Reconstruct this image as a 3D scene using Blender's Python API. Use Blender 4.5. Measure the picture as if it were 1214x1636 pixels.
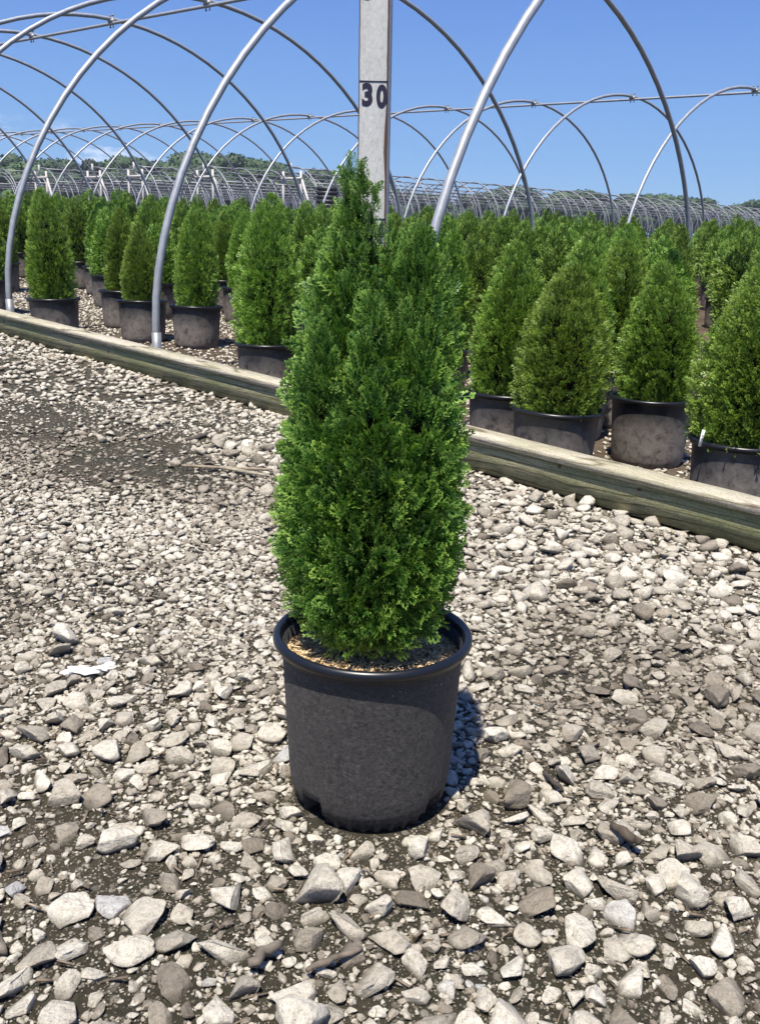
import bpy, math, random
import numpy as np
from mathutils import Matrix, Vector

# ------------------------------------------------------------------ camera, sky, sun
S = bpy.context.scene
for o in list(bpy.data.objects): bpy.data.objects.remove(o)
COL = S.collection
CAM_H, PITCH, ROLL, FPX = 0.8561, 0.2851, 0.0269, 1506.17      # metres, radians, focal length in photo pixels (photo 1214 wide)
cam = bpy.data.cameras.new("camera"); cam.sensor_width = 36; cam.sensor_fit = 'HORIZONTAL'
cam.lens = FPX * 36 / 1214; cam.clip_start = 0.05; cam.clip_end = 3000
co = bpy.data.objects.new("camera", cam); COL.objects.link(co); S.camera = co
co.matrix_world = Matrix.Translation((0, 0, CAM_H)) @ Matrix.Rotation(math.pi/2 - PITCH, 4, 'X') @ Matrix.Rotation(ROLL, 4, 'Z')

SUN_EL, SUN_AZ = math.radians(68), math.radians(19)            # sun high, behind the camera and to its left
sl = bpy.data.lights.new("sun", 'SUN'); sl.energy = 5.0; sl.angle = math.radians(0.55); sl.color = (1, .94, .83)
so = bpy.data.objects.new("sun", sl); COL.objects.link(so)
tosun = Vector((-math.sin(SUN_AZ)*math.cos(SUN_EL), -math.cos(SUN_AZ)*math.cos(SUN_EL), math.sin(SUN_EL)))
so.rotation_euler = tosun.to_track_quat('Z', 'Y').to_euler(); so.location = (-3, -6, 14)

W = bpy.data.worlds.new("World"); S.world = W; W.use_nodes = True
nt = W.node_tree; nt.nodes.clear()
def wn(t, **k):
    n = nt.nodes.new(t)
    for a, b in k.items(): setattr(n, a, b)
    return n
sky = wn('ShaderNodeTexSky', sky_type='NISHITA', sun_disc=False, sun_elevation=SUN_EL, sun_rotation=math.pi+SUN_AZ,
         altitude=100, air_density=1.0, dust_density=0.15, ozone_density=3.5)
tc = wn('ShaderNodeTexCoord'); mp = wn('ShaderNodeMapping'); mp.inputs['Scale'].default_value = (9, 9, 26)
nz = wn('ShaderNodeTexNoise'); nz.inputs['Scale'].default_value = 1.6; nz.inputs['Detail'].default_value = 7; nz.inputs['Roughness'].default_value = .6
rp = wn('ShaderNodeValToRGB'); rp.color_ramp.elements[0].position = .53; rp.color_ramp.elements[1].position = .72
sep = wn('ShaderNodeSeparateXYZ')
lo = wn('ShaderNodeMapRange'); lo.inputs[1].default_value = .045; lo.inputs[2].default_value = .06
hi = wn('ShaderNodeMapRange'); hi.inputs[1].default_value = .10; hi.inputs[2].default_value = .075
az = wn('ShaderNodeMapRange'); az.inputs[1].default_value = -.18; az.inputs[2].default_value = -.28
m1 = wn('ShaderNodeMath', operation='MULTIPLY'); m2 = wn('ShaderNodeMath', operation='MULTIPLY'); m3 = wn('ShaderNodeMath', operation='MULTIPLY')
mix = wn('ShaderNodeMix', data_type='RGBA'); mix.inputs[7].default_value = (8.5, 8.8, 9.4, 1)
bg = wn('ShaderNodeBackground'); bg.inputs[1].default_value = 0.10; wo = wn('ShaderNodeOutputWorld')
L = nt.links.new
L(tc.outputs['Generated'], mp.inputs[0]); L(mp.outputs[0], nz.inputs['Vector']); L(nz.outputs['Fac'], rp.inputs[0])
L(tc.outputs['Generated'], sep.inputs[0]); L(sep.outputs[2], lo.inputs[0]); L(sep.outputs[2], hi.inputs[0]); L(sep.outputs[0], az.inputs[0])
L(lo.outputs[0], m1.inputs[0]); L(hi.outputs[0], m1.inputs[1]); L(m1.outputs[0], m2.inputs[0]); L(az.outputs[0], m2.inputs[1])
L(m2.outputs[0], m3.inputs[0]); L(rp.outputs[0], m3.inputs[1]); L(m3.outputs[0], mix.inputs[0])
hs = wn('ShaderNodeHueSaturation'); hs.inputs['Saturation'].default_value = 1.0
L(sky.outputs[0], hs.inputs['Color'])
gr = wn('ShaderNodeValToRGB'); gr.color_ramp.elements[0].position = 0.0; gr.color_ramp.elements[0].color = (.38, .63, .95, 1)
gr.color_ramp.elements[1].position = 1.0; gr.color_ramp.elements[1].color = (.055, .14, .48, 1)
e_ = gr.color_ramp.elements.new(.08); e_.color = (.25, .50, .94, 1); e_ = gr.color_ramp.elements.new(.25); e_.color = (.13, .29, .82, 1)
L(sep.outputs[2], gr.inputs[0])
up = wn('ShaderNodeVectorMath', operation='SCALE'); up.inputs['Scale'].default_value = 6.3; L(gr.outputs[0], up.inputs[0])
mx = wn('ShaderNodeMix', data_type='RGBA'); mx.inputs[0].default_value = .92; L(hs.outputs[0], mx.inputs[6]); L(up.outputs[0], mx.inputs[7]); L(mx.outputs[2], mix.inputs[6]); L(mix.outputs[2], bg.inputs[0]); L(bg.outputs[0], wo.inputs[0])
S.view_settings.view_transform = 'Standard'; S.view_settings.look = 'None'; S.view_settings.exposure = 0.55; S.view_settings.gamma = 1

# ------------------------------------------------------------------ geometry of the site
PX, PY, ANG, SP = 0.07195, 3.7476, 2.35913, 1.834               # kerb/leg line point, axis direction, hoop spacing
AX = np.array([math.cos(ANG), math.sin(ANG)]); PE = np.array([AX[1], -AX[0]])
def uv2xy(u, s): return PX + AX[0]*u + PE[0]*s, PY + AX[1]*u + PE[1]*s
def xy2uv(x, y):
    dx, dy = x-PX, y-PY
    return dx*AX[0]+dy*AX[1], dx*PE[0]+dy*PE[1]
def sat(a, m): return m*np.tanh(np.maximum(a, 0)/m) + np.minimum(a, 0)*1.0
def gz(x, y):                                                    # ground height
    u, s = xy2uv(np.asarray(x, float), np.asarray(y, float))
    u = np.where(u < -6, -6 + 3*np.tanh((u+6)/3), u); s2 = np.where(s < -6, -6+3*np.tanh((s+6)/3), s)
    x = np.asarray(x, float); y = np.asarray(y, float); s0 = xy2uv(x, y)[1]
    roll = np.exp(-(x**2+(y-1.5)**2)/12)*np.clip((-s0-.3)/.5, 0, 1)*np.clip(((x+.006)**2+(y-1.334)**2-.03)*8, 0, 1)
    return roll*(.007*np.sin(x*5.1+y*2.3)+.006*np.sin(y*7.7-x*4.2)) + .06 + .036*sat(u, 30) + np.where(s2 > 0, .012*sat(s2, 30), .002*s2)
BED = -.043                                                      # bed floor below the drive line
def ray(px, py):
    cr, sr = math.cos(ROLL), math.sin(ROLL); dx, dy = px-607, py-818
    X = (dx*cr+dy*sr)/FPX; Y = -(-dx*sr+dy*cr)/FPX
    return np.array([X, math.cos(PITCH)+Y*math.sin(PITCH), -math.sin(PITCH)+Y*math.cos(PITCH)])
def at_ground(px, py, dz=0.0):
    r = ray(px, py); t = 2.0
    for i in range(60):
        p = np.array([0, 0, CAM_H]) + r*t
        t += (p[2]-(float(gz(p[0], p[1]))+dz))/(-r[2]+.02)*.8
    return p
def at_depth(px, py, y):
    r = ray(px, py); return np.array([0, 0, CAM_H]) + r*(y/r[1])
def to_px(x, y, z):
    z = z-CAM_H; Z = y*math.cos(PITCH)-z*math.sin(PITCH); Y = y*math.sin(PITCH)+z*math.cos(PITCH)
    u, v = FPX*x/Z, -FPX*Y/Z; cr, sr = math.cos(ROLL), math.sin(ROLL)
    return 607+u*cr-v*sr, 818+u*sr+v*cr

# ------------------------------------------------------------------ helpers
def mesh_np(name, V, F, mats=(), smooth=False, attrs=None, midx=None):
    """V (n,3), F list of (m,k) arrays"""
    me = bpy.data.meshes.new(name)
    F = F if isinstance(F, list) else [F]
    F = [np.asarray(f, np.int32) for f in F if len(f)]
    V = np.asarray(V, np.float32)
    loops = np.concatenate([f.ravel() for f in F]); tot = np.concatenate([np.full(len(f), f.shape[1], np.int32) for f in F])
    st = np.concatenate([[0], np.cumsum(tot)[:-1]]).astype(np.int32)
    me.vertices.add(len(V)); me.vertices.foreach_set("co", V.ravel())
    me.loops.add(len(loops)); me.loops.foreach_set("vertex_index", loops)
    me.polygons.add(len(tot)); me.polygons.foreach_set("loop_start", st); me.polygons.foreach_set("loop_total", tot)
    if smooth: me.polygons.foreach_set("use_smooth", np.ones(len(tot), bool))
    if midx is not None: me.polygons.foreach_set("material_index", np.asarray(midx, np.int32))
    me.update(calc_edges=True)
    for k, a in (attrs or {}).items():
        at = me.attributes.new(k, 'FLOAT', 'POINT'); at.data.foreach_set("value", np.asarray(a, np.float32))
    for m in mats: me.materials.append(m)
    return me
def link(name, me, parent=None, loc=None):
    o = bpy.data.objects.new(name, me); COL.objects.link(o)
    if parent: o.parent = parent
    if loc is not None: o.location = loc
    return o
def tag(o, label=None, cat=None, group=None, kind=None):
    for k, v in (('label', label), ('category', cat), ('group', group), ('kind', kind)):
        if v: o[k] = v
    return o
def empty(name, loc, label, cat, group=None):
    o = bpy.data.objects.new(name, None); COL.objects.link(o); o.location = loc; o.empty_display_size = .1
    return tag(o, label, cat, group)
class MB:
    def __init__(s): s.V = []; s.F = {}; s.n = 0
    def add(s, V, F):
        V = np.asarray(V, float); 
        for f in F: s.F.setdefault(len(f), []).append([i+s.n for i in f])
        s.V.append(V); s.n += len(V)
    def box(s, c, size, R=None):
        V = np.array([[x, y, z] for x in (-.5, .5) for y in (-.5, .5) for z in (-.5, .5)])*np.array(size)
        if R is not None: V = V @ np.array(R).T
        s.add(V+np.array(c), [(0, 1, 3, 2), (4, 6, 7, 5), (0, 4, 5, 1), (2, 3, 7, 6), (0, 2, 6, 4), (1, 5, 7, 3)])
    def tube(s, P, r, n=8, cap=True):
        P = np.asarray(P, float); m = len(P); r = np.broadcast_to(r, m)
        T = np.gradient(P, axis=0); T /= np.linalg.norm(T, axis=1)[:, None]
        ref = np.array([0, 0, 1.]) if abs(T[0][2]) < .9 else np.array([1., 0, 0])
        V = []
        N = np.cross(T[0], ref); N /= np.linalg.norm(N)
        for i in range(m):
            N = N-T[i]*(N@T[i]); N /= np.linalg.norm(N); B = np.cross(T[i], N)
            a = np.arange(n)*2*math.pi/n
            V.append(P[i]+r[i]*(np.outer(np.cos(a), N)+np.outer(np.sin(a), B)))
        F = [(i*n+j, i*n+(j+1) % n, (i+1)*n+(j+1) % n, (i+1)*n+j) for i in range(m-1) for j in range(n)]
        if cap: F += [tuple(range(n))[::-1], tuple(range((m-1)*n, m*n))]
        s.add(np.concatenate(V), F)
    def lathe(s, prof, n=64, fn=None):
        V = []
        for k, (r, z) in enumerate(prof):
            a = np.arange(n)*2*math.pi/n
            rr = np.full(n, r) if fn is None else fn(a, r, z, k)
            V.append(np.stack([rr*np.cos(a), rr*np.sin(a), np.full(n, z)], 1))
        F = [(i*n+j, i*n+(j+1) % n, (i+1)*n+(j+1) % n, (i+1)*n+j) for i in range(len(prof)-1) for j in range(n)]
        s.add(np.concatenate(V), F)
    def mesh(s, name, mats, smooth=False):
        return mesh_np(name, np.concatenate(s.V), [np.array(f) for f in s.F.values()], mats, smooth)

# ------------------------------------------------------------------ materials
def mat(name, color=(.5, .5, .5), rough=.6, metal=0, spec=None):
    m = bpy.data.materials.new(name); m.use_nodes = True; b = m.node_tree.nodes['Principled BSDF']
    b.inputs['Base Color'].default_value = (*color, 1); b.inputs['Roughness'].default_value = rough; b.inputs['Metallic'].default_value = metal
    if spec is not None: b.inputs['Specular IOR Level'].default_value = spec
    return m
def node(m, t, **k):
    n = m.node_tree.nodes.new(t)
    for a, b in k.items():
        if a[0] == '_': n.inputs[a[1:].replace('_', ' ')].default_value = b
        else: setattr(n, a, b)
    return n
def lk(m, a, b): m.node_tree.links.new(a, b)
def coord(m, scale=(1, 1, 1), kind='Object', rot=(0, 0, 0)):
    t = node(m, 'ShaderNodeTexCoord'); p = node(m, 'ShaderNodeMapping'); p.inputs['Scale'].default_value = scale; p.inputs['Rotation'].default_value = rot
    lk(m, t.outputs[kind], p.inputs[0]); return p.outputs[0]
def noise(m, vec, scale, detail=4, rough=.55, dist=0):
    n = node(m, 'ShaderNodeTexNoise', _Scale=scale, _Detail=detail, _Roughness=rough, _Distortion=dist); lk(m, vec, n.inputs['Vector']); return n.outputs['Fac']
def ramp(m, fac, stops):
    r = node(m, 'ShaderNodeValToRGB'); e = r.color_ramp.elements
    while len(e) < len(stops): e.new(.5)
    for i, (p, c) in enumerate(stops):
        e[i].position = p; e[i].color = (*c, 1) if len(c) == 3 else c
    lk(m, fac, r.inputs[0]); return r.outputs[0]
def mixc(m, fac, a, b, mode='MIX'):
    n = node(m, 'ShaderNodeMix', data_type='RGBA', blend_type=mode)
    if isinstance(fac, (int, float)): n.inputs[0].default_value = fac
    else: lk(m, fac, n.inputs[0])
    for i, v in ((6, a), (7, b)):
        if isinstance(v, tuple): n.inputs[i].default_value = (*v, 1)
        else: lk(m, v, n.inputs[i])
    return n.outputs[2]
def bump(m, h, strength=.4, dist=.01, prev=None):
    n = node(m, 'ShaderNodeBump', _Strength=strength, _Distance=dist); lk(m, h, n.inputs['Height'])
    if prev is not None: lk(m, prev, n.inputs['Normal'])
    return n.outputs[0]
def bsdf(m): return m.node_tree.nodes['Principled BSDF']
def attr(m, name): n = node(m, 'ShaderNodeAttribute', attribute_name=name); return n.outputs['Fac']

def mat_soil():
    m = mat('drive_soil', rough=.95); c = coord(m)
    n1 = noise(m, c, 2.2, 5); n2 = noise(m, c, 48, 10, .82); n3 = noise(m, c, 9, 4)
    a = ramp(m, n2, [(.3, (.020, .017, .008)), (.52, (.056, .047, .027)), (.66, (.11, .092, .058)), (.82, (.30, .26, .195))])
    moss = ramp(m, n3, [(.45, (0, 0, 0)), (.62, (1, 1, 1))])
    a2 = mixc(m, moss, a, mixc(m, .5, a, (.036, .042, .014)))
    pale = ramp(m, n1, [(.45, (0, 0, 0)), (.7, (.7, .7, .7))])
    b0_ = mixc(m, pale, a2, mixc(m, .6, a2, (.165, .118, .074)))
    for sc_, th in ((55.0, .62), (120.0, .5)):                       # flat chips trodden into the soil
        vv = node(m, 'ShaderNodeTexVoronoi', _Scale=sc_); lk(m, c, vv.inputs['Vector'])
        edge = ramp(m, vv.outputs['Distance'], [(.26, (1, 1, 1)), (.36, (0, 0, 0))]); sr = node(m, 'ShaderNodeSeparateColor'); lk(m, vv.outputs['Color'], sr.inputs[0])
        on = ramp(m, sr.outputs[0], [(th, (0, 0, 0)), (th+.06, (.85,)*3)]); mk_ = mixc(m, 1.0, edge, on, 'MULTIPLY')
        b0_ = mixc(m, mk_, b0_, ramp(m, sr.outputs[1], [(0, (.16, .14, .11)), (.5, (.33, .295, .235)), (1, (.52, .48, .40))]))
    lk(m, b0_, bsdf(m).inputs['Base Color'])
    v = node(m, 'ShaderNodeTexVoronoi', _Scale=90.0); lk(m, c, v.inputs['Vector'])
    b1 = bump(m, n2, 1.0, .02); lk(m, bump(m, v.outputs['Distance'], .7, .008, b1), bsdf(m).inputs['Normal']); return m
def mat_bedfloor():
    m = mat('bed_soil', rough=.95); c = coord(m)
    n2 = noise(m, c, 55, 6, .7); n1 = noise(m, c, 3, 5)
    a = ramp(m, n2, [(.3, (.022, .013, .007)), (.55, (.065, .040, .022)), (.8, (.18, .125, .07))])
    lk(m, mixc(m, ramp(m, n1, [(.4, (0, 0, 0)), (.6, (1, 1, 1))]), a, mixc(m, .4, a, (.14, .115, .08))), bsdf(m).inputs['Base Color'])
    lk(m, bump(m, n2, .8, .008), bsdf(m).inputs['Normal']); return m
def mat_stone():
    m = mat('limestone', rough=.85); c = coord(m)
    r = attr(m, 'rnd'); h = attr(m, 'hgt')
    base = ramp(m, r, [(0, (.17, .145, .115)), (.18, (.31, .27, .215)), (.4, (.54, .495, .41)), (.65, (.70, .655, .56)), (.88, (.80, .755, .65)), (1, (.45, .46, .48))])
    n1 = noise(m, c, 110, 8, .75); n2 = noise(m, c, 40, 6, .65)
    mott = ramp(m, n1, [(.30, (.50, .47, .43)), (.47, (.92, .90, .87)), (.68, (1.15, 1.15, 1.14))])
    b = mixc(m, 1.0, base, mott, 'MULTIPLY')
    b = mixc(m, ramp(m, n2, [(.48, (0, 0, 0)), (.7, (.55, .55, .55))]), b, mixc(m, .6, b, (.23, .18, .13)))
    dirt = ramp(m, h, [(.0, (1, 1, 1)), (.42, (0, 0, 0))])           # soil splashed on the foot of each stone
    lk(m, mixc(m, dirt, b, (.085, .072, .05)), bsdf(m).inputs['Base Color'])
    lk(m, bump(m, noise(m, c, 130, 8, .7), .9, .006, bump(m, n2, .8, .02)), bsdf(m).inputs['Normal']); return m
def mat_pot():
    m = mat('dusty_black_plastic', rough=.5); c = coord(m)
    sp = node(m, 'ShaderNodeSeparateXYZ'); lk(m, c, sp.inputs[0])
    n1 = noise(m, c, 150, 9, .85, .4); n2 = noise(m, coord(m, (1, 1, .7)), 170, 5, .75); n3 = noise(m, c, 7, 4)
    dust = ramp(m, n1, [(.38, (.014, .013, .014)), (.47, (.050, .046, .044)), (.58, (.088, .080, .074)), (.72, (.17, .155, .135))])
    spk = ramp(m, n2, [(.63, (0, 0, 0)), (.70, (1, 1, 1))])
    v = node(m, 'ShaderNodeTexVoronoi', feature='DISTANCE_TO_EDGE', _Scale=26.0); vc = node(m, 'ShaderNodeMix', data_type='RGBA'); vc.inputs[0].default_value = .25
    lk(m, coord(m, (1, 1, .4)), vc.inputs[6]); 
    nn = node(m, 'ShaderNodeTexNoise', _Scale=20.0); lk(m, c, nn.inputs['Vector']); lk(m, nn.outputs['Color'], vc.inputs[7]); lk(m, vc.outputs[2], v.inputs['Vector'])
    crk = ramp(m, v.outputs['Distance'], [(.0, (.25, .25, .25)), (.035, (1, 1, 1))])
    d2 = mixc(m, .75, dust, mixc(m, 1.0, dust, crk, 'MULTIPLY'))
    d2 = mixc(m, spk, d2, (.19, .165, .13))
    hz = node(m, 'ShaderNodeMapRange'); hz.inputs[1].default_value = .275; hz.inputs[2].default_value = .235; lk(m, sp.outputs[2], hz.inputs[0])
    clean = (.013, .014, .017)
    f = node(m, 'ShaderNodeMath', operation='MULTIPLY'); lk(m, hz.outputs[0], f.inputs[0]); lk(m, ramp(m, n3, [(.25, (.75,)*3), (.6, (1, 1, 1))]), f.inputs[1])
    lk(m, mixc(m, f.outputs[0], clean, d2), bsdf(m).inputs['Base Color'])
    rr = node(m, 'ShaderNodeMapRange'); rr.inputs[3].default_value = .38; rr.inputs[4].default_value = .68; lk(m, f.outputs[0], rr.inputs[0]); lk(m, rr.outputs[0], bsdf(m).inputs['Roughness'])
    lk(m, bump(m, n1, .8, .004), bsdf(m).inputs['Normal']); return m
def mat_bgpot():
    m = mat('muddy_plastic_painted_rim_shade', rough=.5); c = coord(m)
    oi = node(m, 'ShaderNodeObjectInfo')
    off = node(m, 'ShaderNodeVectorMath', operation='ADD'); lk(m, c, off.inputs[0]); lk(m, oi.outputs['Location'], off.inputs[1]); c2 = off.outputs[0]
    sp = node(m, 'ShaderNodeSeparateXYZ'); lk(m, c, sp.inputs[0])
    n1 = noise(m, c2, 30, 8, .7, .5); n3 = noise(m, c2, 6, 5, .6)
    mud = ramp(m, n1, [(.34, (.04, .034, .03)), (.46, (.15, .13, .115)), (.7, (.25, .22, .19))])
    hz = node(m, 'ShaderNodeMath', operation='MULTIPLY_ADD'); hz.inputs[1].default_value = .16; hz.inputs[2].default_value = .10; lk(m, n3, hz.inputs[0])
    k = node(m, 'ShaderNodeMath', operation='SUBTRACT'); lk(m, hz.outputs[0], k.inputs[0]); lk(m, sp.outputs[2], k.inputs[1])
    f = node(m, 'ShaderNodeMapRange'); f.inputs[1].default_value = -.06; f.inputs[2].default_value = .06; lk(m, k.outputs[0], f.inputs[0])
    lk(m, mixc(m, f.outputs[0], (.014, .015, .018), mud), bsdf(m).inputs['Base Color'])  # mud below; the black upper wall has the rim's shade put into its colour
    rr = node(m, 'ShaderNodeMapRange'); rr.inputs[3].default_value = .36; rr.inputs[4].default_value = .75; lk(m, f.outputs[0], rr.inputs[0]); lk(m, rr.outputs[0], bsdf(m).inputs['Roughness'])
    return m
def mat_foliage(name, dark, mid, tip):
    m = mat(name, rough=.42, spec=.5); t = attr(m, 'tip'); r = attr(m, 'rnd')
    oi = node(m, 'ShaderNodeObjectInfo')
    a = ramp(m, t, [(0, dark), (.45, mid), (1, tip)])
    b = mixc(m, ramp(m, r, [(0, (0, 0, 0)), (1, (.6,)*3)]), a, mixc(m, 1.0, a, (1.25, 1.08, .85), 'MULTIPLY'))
    rb = node(m, 'ShaderNodeHueSaturation'); lk(m, b, rb.inputs['Color'])
    mr = node(m, 'ShaderNodeMapRange'); mr.inputs[3].default_value = .492; mr.inputs[4].default_value = .512; lk(m, oi.outputs['Random'], mr.inputs[0]); lk(m, mr.outputs[0], rb.inputs['Hue'])
    mv = node(m, 'ShaderNodeMapRange'); mv.inputs[3].default_value = .85; mv.inputs[4].default_value = 1.15; lk(m, oi.outputs['Random'], mv.inputs[0]); lk(m, mv.outputs[0], rb.inputs['Value'])
    lk(m, rb.outputs[0], bsdf(m).inputs['Base Color'])
    tr = node(m, 'ShaderNodeBsdfTranslucent'); lk(m, mixc(m, 1.0, rb.outputs[0], (1.5, 1.7, .6), 'MULTIPLY'), tr.inputs['Color'])
    ms = node(m, 'ShaderNodeMixShader'); ms.inputs[0].default_value = .22
    lk(m, bsdf(m).outputs[0], ms.inputs[1]); lk(m, tr.outputs[0], ms.inputs[2]); lk(m, ms.outputs[0], m.node_tree.nodes['Material Output'].inputs[0]); return m
def mat_wood(name, c1, c2, c3, green, gamt=.5):
    """weathered timber: the object's own X runs along the grain"""
    m = mat(name, rough=.85)
    g1 = noise(m, coord(m, (.7, 16, 16)), 9, 6, .6, .8); g2 = noise(m, coord(m, (2.5, 30, 30)), 8, 6, .7, .3); n3 = noise(m, coord(m), 3.2, 5, .6)
    wv = node(m, 'ShaderNodeTexWave', wave_type='BANDS', bands_direction='Z', _Scale=13.0, _Distortion=7.0, _Detail=2.5); wv.inputs['Detail Scale'].default_value = 1.0
    lk(m, coord(m, (.16, 1, 1)), wv.inputs['Vector'])
    a = ramp(m, g1, [(.1, c1), (.5, c2), (.9, c3)])
    a = mixc(m, 1.0, a, ramp(m, g2, [(.38, (.55, .53, .50)), (.52, (.95,)*3), (.65, (1.1,)*3)]), 'MULTIPLY')
    a = mixc(m, .9, a, mixc(m, 1.0, a, ramp(m, wv.outputs['Fac'], [(.0, (.22, .20, .15)), (.07, (.85, .83, .8)), (.35, (1.0,)*3)]), 'MULTIPLY'))
    a = mixc(m, ramp(m, n3, [(.42, (0, 0, 0)), (.62, (gamt,)*3)]), a, mixc(m, .7, a, green))
    vk = node(m, 'ShaderNodeTexVoronoi', _Scale=3.4); lk(m, coord(m, (.8, 2.2, 2.2)), vk.inputs['Vector'])
    a = mixc(m, ramp(m, vk.outputs['Distance'], [(.03, (.85,)*3), (.11, (0, 0, 0))]), a, (.10, .065, .04))
    lk(m, a, bsdf(m).inputs['Base Color']); sp2 = noise(m, coord(m), 160, 4, .7); a2_ = mixc(m, .6, a, mixc(m, 1.0, a, ramp(m, sp2, [(.35, (.6, .58, .55)), (.6, (1.15,)*3)]), 'MULTIPLY')); lk(m, a2_, bsdf(m).inputs['Base Color']); lk(m, bump(m, sp2, .5, .003, bump(m, g2, .5, .003)), bsdf(m).inputs['Normal']); return m
def mat_galv(name='galvanised_steel', k=1.0):
    m = mat(name, rough=.52, metal=.4); c = coord(m)
    n = noise(m, c, 25, 4); lk(m, ramp(m, n, [(.3, (.33*k, .345*k, .37*k)), (.7, (.42*k, .435*k, .46*k))]), bsdf(m).inputs['Base Color'])
    lk(m, ramp(m, n, [(.3, (.46,)*3), (.7, (.54,)*3)]), bsdf(m).inputs['Roughness']); return m
def mat_mulch():
    m = mat('straw_mulch', rough=.9); r = attr(m, 'rnd')
    lk(m, ramp(m, r, [(0, (.09, .055, .03)), (.2, (.30, .19, .09)), (.5, (.58, .40, .21)), (.9, (.80, .63, .40))]), bsdf(m).inputs['Base Color']); return m
def mat_ruler():
    m = mat('weathered_painted_wood', rough=.75)
    n1 = noise(m, coord(m, (110, 110, 60), rot=(0, .5, 0)), 2.4, 7, .8, .8); n2 = noise(m, coord(m, (1, 1, .3)), 14, 4)
    a = ramp(m, n1, [(.3, (.36, .36, .34)), (.45, (.54, .535, .51)), (.6, (.64, .635, .61)), (.75, (.85, .85, .83))])
    a = mixc(m, ramp(m, n2, [(.55, (0, 0, 0)), (.8, (.35,)*3)]), a, (.33, .31, .26))
    lk(m, a, bsdf(m).inputs['Base Color']); lk(m, bump(m, n1, .3, .001), bsdf(m).inputs['Normal']); return m

M = dict(soil=mat_soil(), bed=mat_bedfloor(), stone=mat_stone(), pot=mat_pot(), bgpot=mat_bgpot(),
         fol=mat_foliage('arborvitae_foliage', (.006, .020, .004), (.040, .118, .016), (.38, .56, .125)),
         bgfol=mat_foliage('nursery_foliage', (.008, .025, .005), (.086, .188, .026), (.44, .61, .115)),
         core=mat('shade_dark_inner_mass', (.006, .008, .003), 1.0, spec=0.0), rim=mat('rim_plastic', (.008, .009, .013), .33),  # core: inner shade of the crowns painted as a near-black mass
         cap=mat_wood('weathered_cap_board', (.38, .33, .25), (.56, .51, .41), (.68, .63, .53), (.26, .26, .12)),
         beam=mat_wood('mossy_beam', (.24, .225, .13), (.35, .335, .20), (.44, .42, .28), (.19, .22, .08), .75),
         galv=mat_galv(), galv2=mat_galv('weathered_steel', .70), mulch=mat_mulch(), ruler=mat_ruler(),
         ink=mat('navy_ink', (.012, .011, .035), .6), bare=mat('bare_brown_wood', (.13, .075, .05), .85), white=mat('white_plastic', (.82, .82, .80), .5),
         whitewood=mat('white_painted_wood', (.50, .48, .45), .6), trunk=mat('bark', (.10, .06, .035), .9), dark=mat('dark_housing', (.02, .022, .025), .5),
         soilp=mat('potting_soil', (.035, .022, .014), .95))

# ------------------------------------------------------------------ ground
rng = np.random.default_rng(7); random.seed(7)
def axis_steps(a, b, near, far):
    pts = [0.0]
    while pts[-1] < b: pts.append(pts[-1]+max(near, (pts[-1]-3.5)*.09))
    neg = [0.0]
    while neg[-1] > a: neg.append(neg[-1]-max(near, (-neg[-1]-3.5)*.09))
    return np.array(sorted(set(neg+pts)))
US = axis_steps(-600, 900, .07, 0); SS = np.concatenate([axis_steps(-900, -.02, .07, 0)[:-1] , [-.075, -.045]]); 
SS = SS[(SS < -.2) | (SS > -.09)]
SB = np.concatenate([[-.045, .0], axis_steps(0.01, 900, .25, 0)[1:]]); SB = SB[SB > -.05]
def sheet(name, Sv, dz, m):
    U, Sg = np.meshgrid(US, np.sort(Sv), indexing='ij'); X, Y = uv2xy(U, Sg); Z = gz(X, Y)+dz
    a, b = U.shape; idx = np.arange(a*b).reshape(a, b)
    F = np.stack([idx[:-1, :-1], idx[1:, :-1], idx[1:, 1:], idx[:-1, 1:]], -1).reshape(-1, 4)
    return tag(link(name, mesh_np(name, np.stack([X, Y, Z], -1).reshape(-1, 3), F[:, ::-1], [m], True)), kind='structure')
sheet('ground', np.unique(SS), 0, M['soil'])
sheet('nursery_bed', np.unique(SB), BED, M['bed'])

# ------------------------------------------------------------------ gravel (crushed limestone)
def ico(sub):
    import bmesh
    bm = bmesh.new(); bmesh.ops.create_icosphere(bm, subdivisions=sub, radius=1)
    V = np.array([v.co[:] for v in bm.verts]); F = np.array([[v.index for v in f.verts] for f in bm.faces]); bm.free(); return V, F
ICO = {k: ico(k) for k in (1, 2, 3, 4)}
def rock(lod, r):
    V, F = ICO[lod]; V = V.copy()
    for k in range(r.integers(9, 16)):
        n = r.normal(size=3); n /= np.linalg.norm(n); d = r.uniform(.36, .80)
        t = V@n-d; V -= np.outer(np.maximum(t, 0), n)
    if lod > 1: V *= (1+.03*np.sin(V@r.normal(size=3)*5+r.uniform(0, 6))+.02*np.sin(V@r.normal(size=3)*11))[:, None]
    V *= np.array([1, r.uniform(.66, .97), r.uniform(.38, .66)])
    a = r.uniform(-.3, .3); c, s = math.cos(a), math.sin(a); V = V@np.array([[c, 0, s], [0, 1, 0], [-s, 0, c]]).T
    return V/np.abs(V[:, :2]).max(), F
ROCKS = {k: [rock(k, rng) for i in range(24)] for k in (1, 2, 3, 4)}
gV, gF, gR, gH = [], [], [], []; gn = 0
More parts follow.
